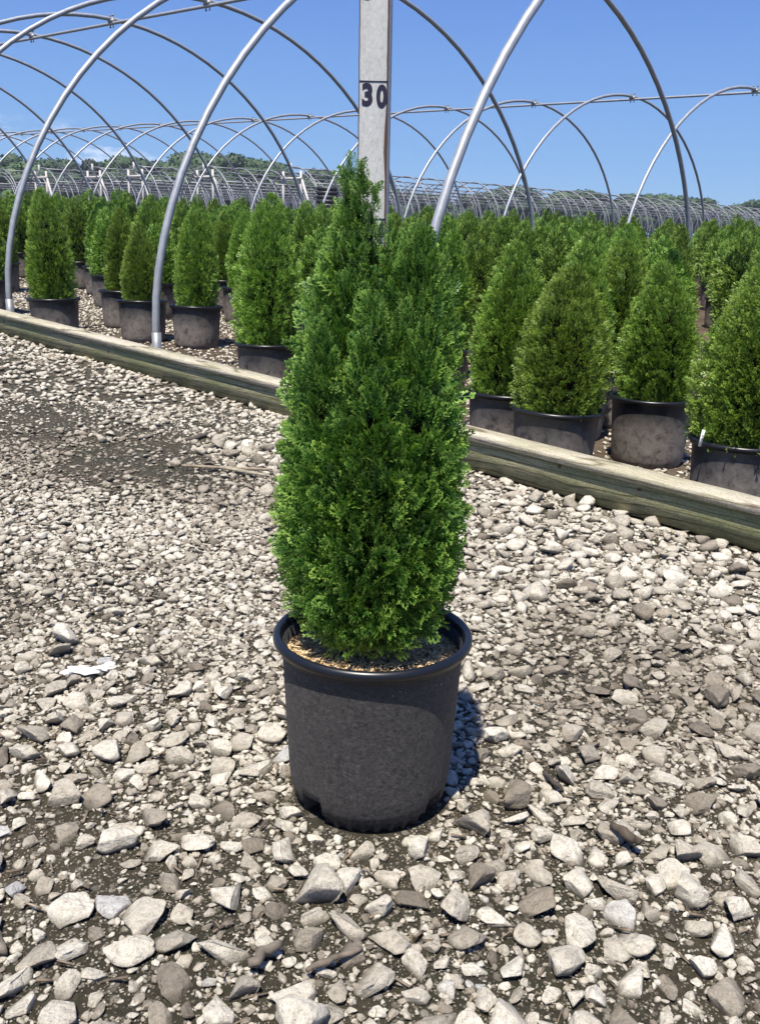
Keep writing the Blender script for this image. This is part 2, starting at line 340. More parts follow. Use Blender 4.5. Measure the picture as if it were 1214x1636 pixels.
def put_rocks(lod, P, size, sink=.35, dz=None):
    global gn
    if not len(P): return
    which = rng.integers(0, len(ROCKS[lod]), len(P))
    for k in range(len(ROCKS[lod])):
        i = np.where(which == k)[0]
        if not len(i): continue
        V, F = ROCKS[lod][k]; zmin, zmax = V[:, 2].min(), V[:, 2].max()
        a = rng.uniform(0, 2*math.pi, len(i)); c, s = np.cos(a), np.sin(a)
        tl = rng.normal(0, .16, (len(i), 2))
        X = V[None, :, 0]*c[:, None]-V[None, :, 1]*s[:, None]; Y = V[None, :, 0]*s[:, None]+V[None, :, 1]*c[:, None]
        Z = V[None, :, 2]+X*tl[:, :1]+Y*tl[:, 1:]-zmin
        sz = size[i][:, None]
        sk = rng.uniform(.6, 1.4, (len(i), 1))*sink*(zmax-zmin)
        zz = gz(P[i, 0], P[i, 1])+(0 if dz is None else dz)
        W3 = np.stack([X*sz+P[i, 0:1], Y*sz+P[i, 1:2], (Z-sk)*sz+zz[:, None]], -1)
        gV.append(W3.reshape(-1, 3)); gF.append((F[None]+(np.arange(len(i))*len(V))[:, None, None]+gn).reshape(-1, 3)); gn += len(i)*len(V)
        x_, y_ = P[i, 0], P[i, 1]; s_ = xy2uv(x_, y_)[1]
        mud = np.clip((vnoise(x_, y_, 1.3, 21)-.38)*3, 0, 1)*np.clip((y_-1.25)/.3, 0, 1)*np.clip((-.55-s_)/.4, 0, 1)*(dz is None)
        gR.append(np.repeat(np.clip(rng.beta(2.2, 2.0, len(i)), 0, 1)*(1-.5*mud), len(V))); gH.append(((Z-sk)/(zmax-zmin)).ravel())
def vnoise(x, y, sc, seed):
    r = np.random.default_rng(seed); G = r.random((64, 64)); x = np.asarray(x)*sc+100.3; y = np.asarray(y)*sc+50.7
    xi = np.floor(x).astype(int); yi = np.floor(y).astype(int); fx = x-xi; fy = y-yi; fx = fx*fx*(3-2*fx); fy = fy*fy*(3-2*fy)
    g = lambda a, b: G[a % 64, b % 64]
    return (g(xi, yi)*(1-fx)+g(xi+1, yi)*fx)*(1-fy)+(g(xi, yi+1)*(1-fx)+g(xi+1, yi+1)*fx)*fy
PDP, PHP = 1.334, -.006                                        # main pot position
class Packer:
    def __init__(s, cell): s.c = cell; s.d = {}
    def ok(s, x, y, r, f):
        i, j = int(x//s.c), int(y//s.c)
        for a in (i-1, i, i+1):
            for b in (j-1, j, j+1):
                for (X, Y, R) in s.d.get((a, b), ()):
                    if (X-x)**2+(Y-y)**2 < ((R+r)*f)**2: return False
        s.d.setdefault((i, j), []).append((x, y, r)); return True
BARE = [(at_ground(px_, py_), w_, k_) for px_, py_, w_, k_ in ((215, 745, .34, 1.5), (60, 680, .4, .8), (330, 690, .25, .6), (250, 1380, .10, .42), (120, 1560, .08, .3), (330, 1470, .08, .35),
        (560, 1340, .13, .5), (80, 1330, .08, .5), (790, 1280, .10, .6), (480, 1620, .08, .45), (860, 1000, .22, .35), (1000, 1110, .2, .4), (900, 1210, .12, .45), (1100, 1240, .12, .3))]
def cover(x, y):
    """how much of the soil is hidden by gravel (0 bare .. 1 packed)"""
    u, s = xy2uv(x, y); n = vnoise(x, y, 2.3, 3)*.6+vnoise(x, y, 5.5, 4)*.4
    c = .90+.60*(n-.5)*2
    c = c+np.clip((s+1.6)/1.2, 0, 1)*.4
    for p, w, k in BARE:
        c = c-k*np.exp(-(((x-p[0])/w)**2+((y-p[1])/(w*1.1))**2))
    return np.clip(c, 0.06, 1)
big = Packer(.08); PB, SB_ = [], []
for r0, r1, n in ((.020, .036, 5600), (.0125, .020, 20000), (.007, .0125, 54000)):
    yy = rng.uniform(.62, 3.6, n)**1.0; xx = rng.uniform(-1, 1, n)*(.5*yy+.40); rr = rng.uniform(r0, r1, n)
    cv = cover(xx, yy); uu, ss = xy2uv(xx, yy)
    nearf = np.maximum(np.clip((1.9-yy)/.7, 0, 1), np.clip((ss+1.15)/.6, 0, .9))
    for x, y, r, c, s, nf, q in zip(xx, yy, rr, cv, ss, nearf, rng.random(n)):
        if s > -.115-r*.5: continue
        if (x-PHP)**2+(y-PDP)**2 < (.126+r*.6)**2: continue
        pr = nf if r0 > .0195 else ((.14+.86*nf) if r0 > .013 else .8*(1-.55*np.clip((1.5-y)/.4, 0, 1)))
        if q > pr*c*1.2: continue
        if big.ok(x, y, r, .72): PB.append((x, y)); SB_.append(r)
PB, SB_ = np.array(PB), np.array(SB_)
mk = (SB_ > .0125) & (PB[:, 1] < 1.75)
put_rocks(4, PB[mk], SB_[mk], .3); m2_ = ~mk & (PB[:, 1] < 2.0); m3_ = ~mk & ~m2_
put_rocks(3, PB[m2_], SB_[m2_], .28); put_rocks(2, PB[m3_], SB_[m3_], .25)
print('big stones', len(PB), 'hi', mk.sum())
n = 150000                                                      # small gravel between and towards the kerb
yy = .6+(rng.random(n)**.8)*3.6; xx = rng.uniform(-1, 1, n)*(.48*yy+.38); uu, ss = xy2uv(xx, yy); q = rng.random(n)
q = q/(1-.55*np.clip((ss+1.3)/.7, 0, 1))
keep = (ss < -.12) & (q*(1+.9*np.clip((1.35-yy)/.3, 0, 1)) < cover(xx, yy)**1.3*.66+.05) & ((xx-PHP)**2+(yy-PDP)**2 > .125**2)
rr = rng.uniform(.0022, .0075, n)*(1+.35*np.clip((ss+1.8), 0, 1))
put_rocks(2, np.stack([xx, yy], 1)[keep & (yy < 1.6)], rr[keep & (yy < 1.6)], .25); put_rocks(1, np.stack([xx, yy], 1)[keep & (yy >= 1.6)], rr[keep & (yy >= 1.6)], .25); print('small', keep.sum())
n = 75000                                                      # crumbs and grit lying in the bare soil
yy = .62+(rng.random(n)**.75)*1.7; xx = rng.uniform(-1, 1, n)*(.48*yy+.12); uu, ss = xy2uv(xx, yy); keep = (ss < -.13) & ((xx-PHP)**2+(yy-PDP)**2 > .12**2)
nb_ = len(gR); put_rocks(1, np.stack([xx, yy], 1)[keep], rng.uniform(.0009, .0026, n)[keep], .15)
for i in range(nb_, len(gR)): gR[i] = gR[i]**2.2*.75; gH[i] = gH[i]*.55+.02
n = 19000                                                      # far part of the drive along the kerb on the left
uu = rng.uniform(-1, 12, n); ss = -.12-rng.random(n)**1.4*3.2; xx, yy = uv2xy(uu, ss)
keep = (yy > 3.4) & (xx/yy > -.5) & (rng.random(n) < cover(xx, yy)+.1)
put_rocks(1, np.stack([xx, yy], 1)[keep], rng.uniform(.011, .022, n)[keep], .25)
n = 52000                                                      # gravel on the bed floor
uu = rng.uniform(-2.2, 10, n); ss = rng.uniform(.04, 4.2, n); xx, yy = uv2xy(uu, ss)
keep = (np.abs(xx/yy) < .5) & (vnoise(xx, yy, 2.0, 9)*.7+np.clip((ss-.25)*.6, 0, .35)+.12 > rng.random(n))
put_rocks(1, np.stack([xx, yy], 1)[keep], rng.uniform(.007, .017, n)[keep], .2, BED)
tag(link('gravel', mesh_np('gravel', np.concatenate(gV), np.concatenate(gF), [M['stone']], False, dict(rnd=np.concatenate(gR), hgt=np.concatenate(gH)))),
    'crushed pale limestone gravel scattered over drive and beds', 'gravel', kind='stuff')
# splinters and bark bits in the gravel
sb = MB(); n = 900
yy = rng.uniform(.7, 3.4, n); xx = rng.uniform(-1, 1, n)*(.45*yy+.1); uu, ss = xy2uv(xx, yy)
for x, y, s in zip(xx, yy, ss):
    if s > -.15 or (x-PHP)**2+(y-PDP)**2 < .15**2: continue
    a = rng.uniform(0, math.pi); l = rng.uniform(.008, .032); w = rng.uniform(.0012, .0035); R = Matrix.Rotation(a, 3, 'Z') @ Matrix.Rotation(rng.normal(0, .25), 3, 'Y')
    sb.box((x, y, float(gz(x, y))+rng.uniform(.002, .012)), (l, w, w*.7), R)
mm = mat('splinter_wood', (.15, .115, .08), .9); nzz = noise(mm, coord(mm), 18, 3); lk(mm, ramp(mm, nzz, [(.35, (.05, .035, .025)), (.6, (.22, .17, .12)), (.75, (.38, .31, .22))]), bsdf(mm).inputs['Base Color'])
tag(link('wood_debris', sb.mesh('wood_debris', [mm])), 'thin brown bark splinters strewn through the gravel', 'debris', kind='stuff')

# individual sticks and the white flake
def stick(name, p0, p1, r, label, c, dz=.012):
    a, b = at_ground(*p0), at_ground(*p1); t = np.linspace(0, 1, 9)[:, None]
    P = a*(1-t)+b*t; P[:, 2] = gz(P[:, 0], P[:, 1])+dz+r; P[:, :2] += rng.normal(0, r*.25, (9, 2))
    m = MB(); m.tube(P, r*(1-.35*np.abs(np.linspace(-.8, 1, 9)))*rng.uniform(.85, 1.15, 9), 7)
    mt = mat(name+'_wood', c, .9); nz_ = noise(mt, coord(mt), 60, 4); lk(mt, ramp(mt, nz_, [(.3, tuple(q*.45 for q in c)), (.65, c)]), bsdf(mt).inputs['Base Color'])
    tag(link(name, m.mesh(name, [mt])), label, 'stick')
stick('broken_stick', (490, 1568), (578, 1533), .0045, 'short broken stick lying among the stones below the black pot', (.20, .16, .12))
stick('broken_stick', (975, 1345), (1020, 1372), .008, 'thick dark wood chunk wedged between stones at lower right', (.09, .07, .05), .02)
stick('broken_stick', (868, 1248), (898, 1278), .005, 'dark splintered stick on mud right of the black pot', (.06, .05, .04))
stick('broken_stick', (290, 752), (436, 758), .006, 'long pale stick lying flat left of the big shrub', (.34, .28, .20))
stick('broken_stick', (350, 755), (425, 768), .007, 'wide pale split lath just below the long stick', (.40, .35, .26))
stick('broken_stick', (298, 707), (340, 695), .010, 'grey wood chunk on the packed gravel near timber kerb', (.12, .10, .085), .0)
stick('broken_stick', (402, 1560), (448, 1528), .007, 'grey stick leaning on stones at the bottom left of centre', (.17, .14, .11), .012)
c = at_ground(140, 1083); fm = MB()
ns = 16
for k, (ox, oy, rad, sy) in enumerate(((0, 0, .028, .5), (.024, .008, .018, .5), (-.026, -.004, .014, .6), (-.034, -.020, .009, .9), (.040, .014, .010, .6))):
    a = np.linspace(0, 2*math.pi, ns, endpoint=False); r_ = rad*(1+rng.uniform(-.5, .35, ns))
    ring = np.stack([ox+r_*np.cos(a), oy+r_*np.sin(a)*sy, .010+.001*k+rng.normal(0, .0016, ns)], 1)
    top = np.concatenate([ring, ring*[.55, .55, 1]+[ox*.45, oy*.45, .002], [[ox, oy, .0135+.0015*k]], ring-[0, 0, .003]])
    F = [(j, (j+1) % ns, ns+(j+1) % ns, ns+j) for j in range(ns)]+[(ns+j, ns+(j+1) % ns, 2*ns) for j in range(ns)]+[(j, 2*ns+1+j, 2*ns+1+(j+1) % ns, (j+1) % ns) for j in range(ns)]
    fm.add(top, F)
tag(link('litter_flake', fm.mesh('litter_flake', [M['white']]), loc=(c[0], c[1], float(gz(c[0], c[1]))+.008)), 'torn bright white plastic flake lying on the gravel left of the pot', 'litter')

# ------------------------------------------------------------------ timber kerb
kerb = empty('timber_kerb', (*uv2xy(0, -.07), float(gz(*uv2xy(0, -.07)))), 'weathered two-board timber kerb with mossy face edging the potted shrub bed', 'kerb')
def board(name, u0, u1, s0, s1, z0, z1, m, warp=0, bev=.004):
    n = max(2, int((u1-u0)/.12)); t = np.linspace(u0, u1, n)
    um = (u0+u1)/2; ox, oy = uv2xy(um, (s0+s1)/2); oz = float(gz(ox, oy))
    V, F = [], []
    for i, u in enumerate(t):
        w = warp*math.sin(u*1.1+.5)
        x, y = uv2xy(u, 0); zg = float(gz(x, y))-oz
        pr = [(s0, z0), (s1, z0), (s1, z1-bev), (s1-bev, z1), (s0+bev, z1), (s0, z1-bev)]
        V += [[u-um, -(s-(s0+s1)/2)+w, z+zg+random.uniform(-.0008, .0008)] for s, z in pr]
    k = 6
    F = [(i*k+j, i*k+(j+1) % k, (i+1)*k+(j+1) % k, (i+1)*k+j) for i in range(n-1) for j in range(k)]+[tuple(range(k)), tuple(range((n-1)*k, n*k))[::-1]]
    b = MB(); b.add(V, F); o = link(name, b.mesh(name, [m])); o.matrix_world = Matrix.Translation((ox, oy, oz)) @ Matrix.Rotation(ANG, 4, 'Z')
    return o
def tochild(o, par):
    bpy.context.view_layer.update(); mw = o.matrix_world.copy(); o.parent = par; o.matrix_parent_inverse = par.matrix_world.inverted(); o.matrix_world = mw
joints = [-3.8, .3, 4.4, 8.6, 12.8, 18]
for a, b in zip(joints[:-1], joints[1:]): tochild(board('cap_board', a+.003, b-.003, -.128, -.028, .116, .142, M['cap'], .002, .002), kerb)
joints = [-4, .15, 5.0, 9.2, 13.4, 18]
for a, b in zip(joints[:-1], joints[1:]): tochild(board('lower_beam', a+.003, b-.003, -.113, -.040, .008, .1155, M['beam'], .003), kerb)
joints = [-4, .45, 4.8, 9.0, 13.2, 18]
for a, b in zip(joints[:-1], joints[1:]): tochild(board('back_board', a+.003, b-.003, -.0275, .006, -.06, .134, M['cap'], .001), kerb)

for u in (-1.15, -.85, 2.1, 3.4, 5.9, 7.3):
    x, y = uv2xy(u, -.1142); m_ = MB(); m_.tube([(0, 0, 0), tuple(-PE*.003)+(0,)], .006, 8); tochild(link('nail_head', m_.mesh('nail_head', [M['bare']]), None, (x, y, float(gz(x, y))+.085+random.uniform(-.02, .02))), kerb)

# ------------------------------------------------------------------ hoop houses
ARCH_L, ARCH_P = .125, 1.113
def arch_pts(Wd, Ht, n=44, zdrop=0):
    t = np.linspace(0, math.pi, n); s = Wd/2-Wd/2*np.cos(t); z = ARCH_L+(Ht-ARCH_L)*np.abs(np.sin(t))**ARCH_P
    return np.concatenate([[0], s, [Wd]]), np.concatenate([[-zdrop], z, [-zdrop]])
def hoop_house(name, off, sh, zo, Wd, Ht, D, mu, ms, ks, label, r=.0205, jit=(), seg=44, nside=10, sleeve=True, rp_=.017):
    x0, y0 = uv2xy(sh, off); root = empty(name, (x0, y0, float(gz(x0, y0))), label, 'hoop house'); o0 = np.array(root.location)
    s, z = arch_pts(Wd, Ht, seg, .17); ridge = []
    for k in ks:
        uu = sh+D*k+(jit[k] if 0 <= k < len(jit) else random.uniform(-.03, .03))
        X, Y = uv2xy(uu, s+off); zz = z+zo+mu*D*k+ms*s; P = np.stack([X, Y, zz], 1)-o0
        i0, i1 = 0, len(P)-1
        m = MB(); m.tube(P, r, nside); h = link('hoop', m.mesh('hoop', [M['galv']], True), root)
        top = P[np.argmax(P[:, 2])]; ridge.append(top-[0, 0, r+rp_+.004])
        c = MB(); d3 = np.array([AX[0], AX[1], 0]); p3 = np.array([PE[0], PE[1], 0])
        for sg in (-1, 1):                                      # cross-connector clamp with its bolt ears
            pc = top+d3*sg*.028
            c.tube([pc+[0, 0, .034], pc+[0, 0, -.075]], .006, 6)
            c.box(pc+[0, 0, .036], (.02, .02, .012)); c.box(pc+[0, 0, -.078], (.016, .016, .012))
        c.tube([top-[0, 0, .02]-d3*.045, top-[0, 0, .02]+d3*.045], .024, 8)
        link('clamp', c.mesh('clamp', [M['galv2']]), h)
        if sleeve:
            for e, ep in ((P[0], P[1]), (P[-1], P[-2])):
                g = MB(); g.tube([e-[0, 0, .02], ep+[0, 0, -.055]], r+.0055, 12); link('ground_sleeve', g.mesh('ground_sleeve', [M['galv2']], True), h)
    ridge = np.array(ridge); e0 = ridge[0]+(ridge[0]-ridge[1])*.5; e1 = ridge[-1]+(ridge[-1]-ridge[-2])*.3
    m = MB(); m.tube(np.concatenate([[e0], ridge, [e1]]), rp_, 8); link('ridge_purlin', m.mesh('ridge_purlin', [M['galv']], True), root)
    return root
hoop_house('hoop_house_frame', .035, 0, .1999, 5.744, 2.487, 1.834, .03406, .0179, range(-1, 13),
           'nearest hoop house frame of bare galvanised pipe arching over potted shrubs', jit=(-.0136, .0163, -.0418, .0478, -.0331))
hoop_house('hoop_house_frame', 7.563, 3.7144, .3723, 5.7788, 2.4252, 1.8355, .0265, .0318, range(-2, 14),
           'second hoop house frame beyond the nearest one, its ridge pipe crossing the sky', seg=36, nside=8)

# far block: frames standing across the view, each with a white timber end frame
FA = math.radians(47.5); fd = np.array([math.cos(FA), math.sin(FA)]); fp = np.array([-fd[1], fd[0]])
ends = [(-4.0, 42.0), (-7.9, 43.3), (-11.3, 44.8), (-13.9, 47.3), (-17.2, 49.5), (-20.2, 52), (-23, 54.8), (-25.8, 57.6)]
Wf, Hf = 3.5, 2.42
t = np.linspace(0, math.pi, 17); fs = Wf/2*np.cos(t); fz = .5+(Hf-.5)*np.sin(t)
fs = np.concatenate([[fs[0]], fs, [fs[-1]]]); fz = np.concatenate([[0], fz, [0]])
hm = MB(); hm.tube(np.stack([fs*fp[0], fs*fp[1], fz], 1), .028, 5); hm = hm.mesh('far_hoop', [M['galv2']], True)
words = ['rightmost', 'second from the right', 'third from the right', 'fourth from the right', 'fifth from the right', 'sixth from the right', 'seventh from the right', 'eighth from the right']
for k, (ex, ey) in enumerate(ends):
    z0 = float(gz(ex, ey)); root = empty('distant_hoop_house', (ex, ey, z0), 'distant pipe hoop house, %s in the far block' % words[k], 'hoop house', 'hoop houses of the far block')
    n = 42 if k < 3 else 18
    for i in range(n):
        q = fd*1.75*i
        h = link('hoop', hm, root, (q[0], q[1], float(gz(ex+q[0], ey+q[1]))-z0))
    for nm, sd, zz in (('ridge_purlin', 0, Hf-.04), ('side_purlin', Wf*.36, 1.75), ('side_purlin', -Wf*.36, 1.75)):
        P = [[fd[0]*1.75*i+fp[0]*sd, fd[1]*1.75*i+fp[1]*sd, zz+float(gz(ex+fd[0]*1.75*i, ey+fd[1]*1.75*i))-z0] for i in range(0, n)]
        m = MB(); m.tube(P, .028, 5); link(nm, m.mesh(nm, [M['galv2']], True), root)
    m = MB(); e3 = np.array([fp[0], fp[1], 0]); u3 = np.array([0, 0, 1.]); R = Matrix.Rotation(FA, 3, 'Z')
    off3 = np.array([-fd[0]*.1, -fd[1]*.1, 0])
    if k in (5, 6, 7): continue
    for sd in (-.55, .55): m.box(off3+e3*sd+u3*1.1, (.07, .09, 2.3), R)
    m.box(off3*1.6+u3*1.95, (.07, 1.25, .10), R)
    m.box(off3*1.6+u3*2.3, (.06, .08, .5), R)
    d = [off3+e3*-.6+u3*1.9, off3+e3*-1.45+u3*.1]; m.tube(d, .06, 4)
    link('end_frame', m.mesh('end_frame', [M['whitewood']]), root)
# the dark slatted heater housing hanging at the end of the first far house
hp_ = at_depth(523, 318, 39.5); m = MB()
for i in range(6): m.box((0, 0, .16*i), (.85, .6, .12))
m.box((0, 0, .4), (.72, .5, .95)); m.box((-.3, 0, -1.2), (.06, .06, 2.3)); m.box((.3, 0, -1.2), (.06, .06, 2.3))
tag(link('fan_housing', m.mesh('fan_housing', [M['dark']]), loc=(hp_[0], hp_[1], hp_[2]-.4)), 'dark slatted fan housing on posts among the distant hoops left of the measuring stick', 'fan')

# ------------------------------------------------------------------ foliage
def leaflet(V, F, T, p, d, nrm, ln, w, tip0, tip1):
    """folded scale spray segment; two quads"""
    s = np.cross(d, nrm); b = len(V)
    V += [p, p+d*ln*.35+s*w-nrm*w*.35, p+d*ln*.82+s*w*.85-nrm*w*.3, p+d*ln, p+d*ln*.82-s*w*.85-nrm*w*.3, p+d*ln*.35-s*w-nrm*w*.35]
    F += [(b, b+1, b+2, b+3), (b, b+3, b+4, b+5)]
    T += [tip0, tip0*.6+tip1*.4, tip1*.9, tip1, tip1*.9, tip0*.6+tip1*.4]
def frond(r, sides=8, subs=2, w=.0017, L0=.062, lw=1.0):
    V, F, T = [], [], []; d = np.array([0, 1., 0]); n = np.array([0, 0, 1.]); p = np.zeros(3); cur = r.normal(0, .35)
    steps = sides
    for i in range(steps+1):
        t = i/steps; a = cur*t; d = np.array([math.sin(a), math.cos(a), -.25*t*t]); d /= np.linalg.norm(d)
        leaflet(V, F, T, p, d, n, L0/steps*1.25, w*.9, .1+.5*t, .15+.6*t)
        if i:
            sg = 1 if i % 2 else -1
            for sg in ((sg,) if i < steps else (1, -1)):
                al = sg*(.75-.2*t+r.normal(0, .1)); ca, sa = math.cos(al), math.sin(al)
                sd = np.array([d[0]*ca+d[1]*sa, -d[0]*sa+d[1]*ca, d[2]+r.normal(0, .12)]); sd /= np.linalg.norm(sd)
                ln = L0*(.46*(1-t)**.7+.17)*r.uniform(.8, 1.2)
                leaflet(V, F, T, p, sd, n, ln, w*lw, .15+.3*t, 1.0)
                for k in range(subs):
                    q = p+sd*ln*(.35+.3*k); bl = (1 if (k+i) % 2 else -1)*.7; cb, sb2 = math.cos(bl), math.sin(bl)
                    bd = np.array([sd[0]*cb+sd[1]*sb2, -sd[0]*sb2+sd[1]*cb, sd[2]]); leaflet(V, F, T, q, bd, n, ln*.42*r.uniform(.8, 1.2), w*lw*.9, .5, 1.0)
        p = p+d*L0/steps
    return np.array(V), np.array(F), np.array(T)
def crown(name, lobes, nfr, templates, seed, material, core_mat, size=1.0, zb=.25, b0=.62, ex=.62, kk=.62, tp=.35):
    """lobes: (x, y, z0, z1, rad, leanx, leany). Sprays grow from each lobe's skin; a near-black inner mass fills it, twigs with their shade painted in."""
    r = np.random.default_rng(seed); area = np.array([max(l[4], .02)*(l[3]-l[2]) for l in lobes])**.9; cnt = (nfr*area/area.sum()).astype(int)
    pos, dr, sc, upv = [], [], [], []
    for l, c in zip(lobes, cnt):
        x, y, z0, z1, R, lx, ly = l; t = r.random(c)**.95
        prof = lambda t: np.where(t < tp, b0+(1-b0)*np.sin(np.clip(t/tp, 0, 1)*math.pi/2), np.clip((1-t)/(1-tp), 0, 1)**ex)
        a = r.uniform(0, 2*math.pi, c); rad = R*prof(t)*r.uniform(.50, .86, c)**.8
        lump = 1+.10*np.sin(a*3+t*9+x*50)+.08*np.sin(a*5-t*14)
        rad = rad*lump
        out = np.stack([np.cos(a), np.sin(a), np.zeros(c)], 1)
        P = np.stack([x+lx*t, y+ly*t, z0+(z1-z0)*t*.97], 1)+out*rad[:, None]; thin = .55 if R < .02 else 1.0
        k = .18+kk*t+.2*(P[:, 2] > .6); k = np.clip(k+r.normal(0, .12, c), .05, .97)
        ol = P[:, :2]-np.array([np.mean([q[0] for q in lobes]), np.mean([q[1] for q in lobes])]); ol = ol/(np.linalg.norm(ol, axis=1)[:, None]+1e-6)
        o2 = out*.6; o2[:, :2] += ol*.4
        D = o2*(1-k)[:, None]+np.array([0, 0, 1.])*k[:, None]+r.normal(0, .16, (c, 3)); D /= np.linalg.norm(D, axis=1)[:, None]
        pos.append(P); dr.append(D); sc.append(r.uniform(.65, 1.12, c)*(1-.25*(t > .85))*size*thin)
        # plane normal: roughly tangential with a wide scatter
        tn = np.stack([-np.sin(a), np.cos(a), np.zeros(c)], 1)+out*r.normal(0, .9, (c, 1))+r.normal(0, .3, (c, 3)); upv.append(tn)
    P, D, Sc, N = map(np.concatenate, (pos, dr, sc, upv))
    N = N-D*(N*D).sum(1)[:, None]; N /= np.linalg.norm(N, axis=1)[:, None]; X = np.cross(D, N)
    wh = r.integers(0, len(templates), len(P)); VV, FF, TT, RR = [], [], [], []; nn = 0
    shade = r.random(len(P))
    for k, (V, F, T) in enumerate(templates):
        i = np.where(wh == k)[0]
        if not len(i): continue
        Wd = (X[i][:, None]*V[None, :, 0:1]+D[i][:, None]*V[None, :, 1:2]+N[i][:, None]*V[None, :, 2:3])*Sc[i][:, None, None]+P[i][:, None]
        Wd[..., 2] = np.maximum(Wd[..., 2], zb-.012)
        VV.append(Wd.reshape(-1, 3)); FF.append((F[None]+(np.arange(len(i))*len(V))[:, None, None]+nn).reshape(-1, 4)); nn += len(i)*len(V)
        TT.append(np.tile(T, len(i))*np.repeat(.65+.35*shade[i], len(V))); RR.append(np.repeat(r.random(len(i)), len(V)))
    nq = sum(len(f) for f in FF)
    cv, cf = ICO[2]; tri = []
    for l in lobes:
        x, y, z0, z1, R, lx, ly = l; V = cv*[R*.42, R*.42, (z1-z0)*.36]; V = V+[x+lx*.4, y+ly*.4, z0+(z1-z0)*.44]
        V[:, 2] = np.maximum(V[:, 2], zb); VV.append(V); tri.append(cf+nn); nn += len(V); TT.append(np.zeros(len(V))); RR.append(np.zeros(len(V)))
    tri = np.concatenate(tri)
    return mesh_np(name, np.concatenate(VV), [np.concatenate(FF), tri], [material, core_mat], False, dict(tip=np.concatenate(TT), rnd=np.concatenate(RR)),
                   np.concatenate([np.zeros(nq, int), np.ones(len(tri), int)]))
tr_ = np.random.default_rng(11)
FR_HI = [frond(tr_, 8, 2, .0017, .062) for i in range(10)]
FR_MID = [frond(tr_, 6, 1, .0024, .060) for i in range(8)]
FR_LO = [frond(tr_, 4, 1, .0040, .066) for i in range(6)]

# ------------------------------------------------------------------ pots
def pot_mesh(name, R, H, m, fancy):
    def fn(a, r, z, k):
        rr = np.full(len(a), r)
        if k in (1, 2, 3, 4, 5):                               # castellated foot and drain openings
            rr = rr-np.where(np.sin(a*34) > .25, 0, .0045)*(z < .0165)
            for c0, hw, top in ((-2.35, .20, .034), (-.62, .17, .040), (.9, .18, .034), (2.45, .18, .034)):
                dd = np.abs((a-c0+math.pi) % (2*math.pi)-math.pi); rr = rr-np.where(dd < hw*(1-.25*z/top), .022, 0)*(z < top)
        return rr
    s = R/.1525; k = H/.28
    prof = [(.0, .004), (.114*s, .0), (.117*s, .008), (.119*s, .016*k), (.1215*s, .0185*k), (.124*s, .032), (.1262*s, .042), (.1275*s, .055*k), (.129*s, .08*k), (.1387*s, .263*k), (.1387*s, .2635*k), (.1345*s, .2636*k), (.127*s, .10*k)]
    b = MB(); b.lathe(prof, 240 if fancy else 60, fn if fancy else None)
    return b.mesh(name, [m], True)
def rim_mesh(name, R, H, m, n=128):
    s = R/.1525; z = H-.28*s if s < 1.05 else H-.28
    c = [(.1384, .2590), (.1398, .2600), (.1466, .2603), (.1474, .2615), (.1470, .2640), (.1500, .2655), (.1522, .2690), (.1524, .2745), (.1495, .2785), (.1455, .2805), (.1415, .2785), (.1390, .2730), (.1375, .262), (.1345, .2550), (.1315, .20)]
    b = MB(); b.lathe([(r*s, zz+z) for r, zz in c], n); return b.mesh(name, [m], True)

# main potted arborvitae
gz0 = float(gz(PHP, PDP))
main = empty('potted_arborvitae', (PHP, PDP, gz0), 'large bright green arborvitae in a dusty black pot, standing alone on the gravel', 'potted shrub')
pm = link('pot', pot_mesh('pot', .1525, .28, M['pot'], True), main); link('rim', rim_mesh('rim', .1525, .28, M['rim']), pm)
# soil with straw mulch
mv, mf, mr_ = [], [], []; 
b = MB(); b.lathe([(.0001, .246), (.05, .247), (.10, .243), (.134, .238)], 48); link('potting_soil', b.mesh('potting_soil', [M['soilp']], True), main)
n = 5200; a = rng.uniform(0, 2*math.pi, n); r_ = .1335*np.sqrt(rng.random(n)); ca = rng.uniform(0, math.pi, n); ln = rng.uniform(.0025, .008, n); w = rng.uniform(.0006, .0014, n)
cx, cy = r_*np.cos(a), r_*np.sin(a); cz = .2475-.008*(r_/.134)**2+rng.uniform(0, .004, n)
dx, dy, dzv = np.cos(ca)*ln, np.sin(ca)*ln, rng.normal(0, .3, n)*ln; ox, oy = -np.sin(ca)*w, np.cos(ca)*w
Vc = np.stack([np.stack([cx-dx+ox, cy-dy+oy, cz-dzv], 1), np.stack([cx-dx-ox, cy-dy-oy, cz-dzv], 1), np.stack([cx+dx-ox, cy+dy-oy, cz+dzv], 1), np.stack([cx+dx+ox, cy+dy+oy, cz+dzv], 1), np.stack([cx, cy, cz+w*1.2], 1)], 1)
ix = (np.arange(n)*5)[:, None]; Fc = np.concatenate([ix+np.array([0, 1, 4]), ix+np.array([1, 2, 4]), ix+np.array([2, 3, 4]), ix+np.array([3, 0, 4])])
link('mulch', mesh_np('mulch', Vc.reshape(-1, 3), Fc, [M['mulch']], False, dict(rnd=np.repeat(rng.beta(1.6, 1.5, n), 5))), main)
b = MB()
b.tube([(.0, 0, .235), (.003, .002, .32), (-.006, 0, .5), (-.015, .01, .62), (-.02, .01, .72)], [.011, .010, .008, .004, .002], 8)
for x, y in ((.05, -.01), (-.05, .0), (.0, .05), (.01, -.045)): b.tube([(x*.2, y*.2, .26), (x*.7, y*.7, .36), (x, y, .55), (x*1.1, y*1.1, .68)], [.006, .005, .004, .002], 6)
link('trunk', b.mesh('trunk', [M['trunk']], True), main)
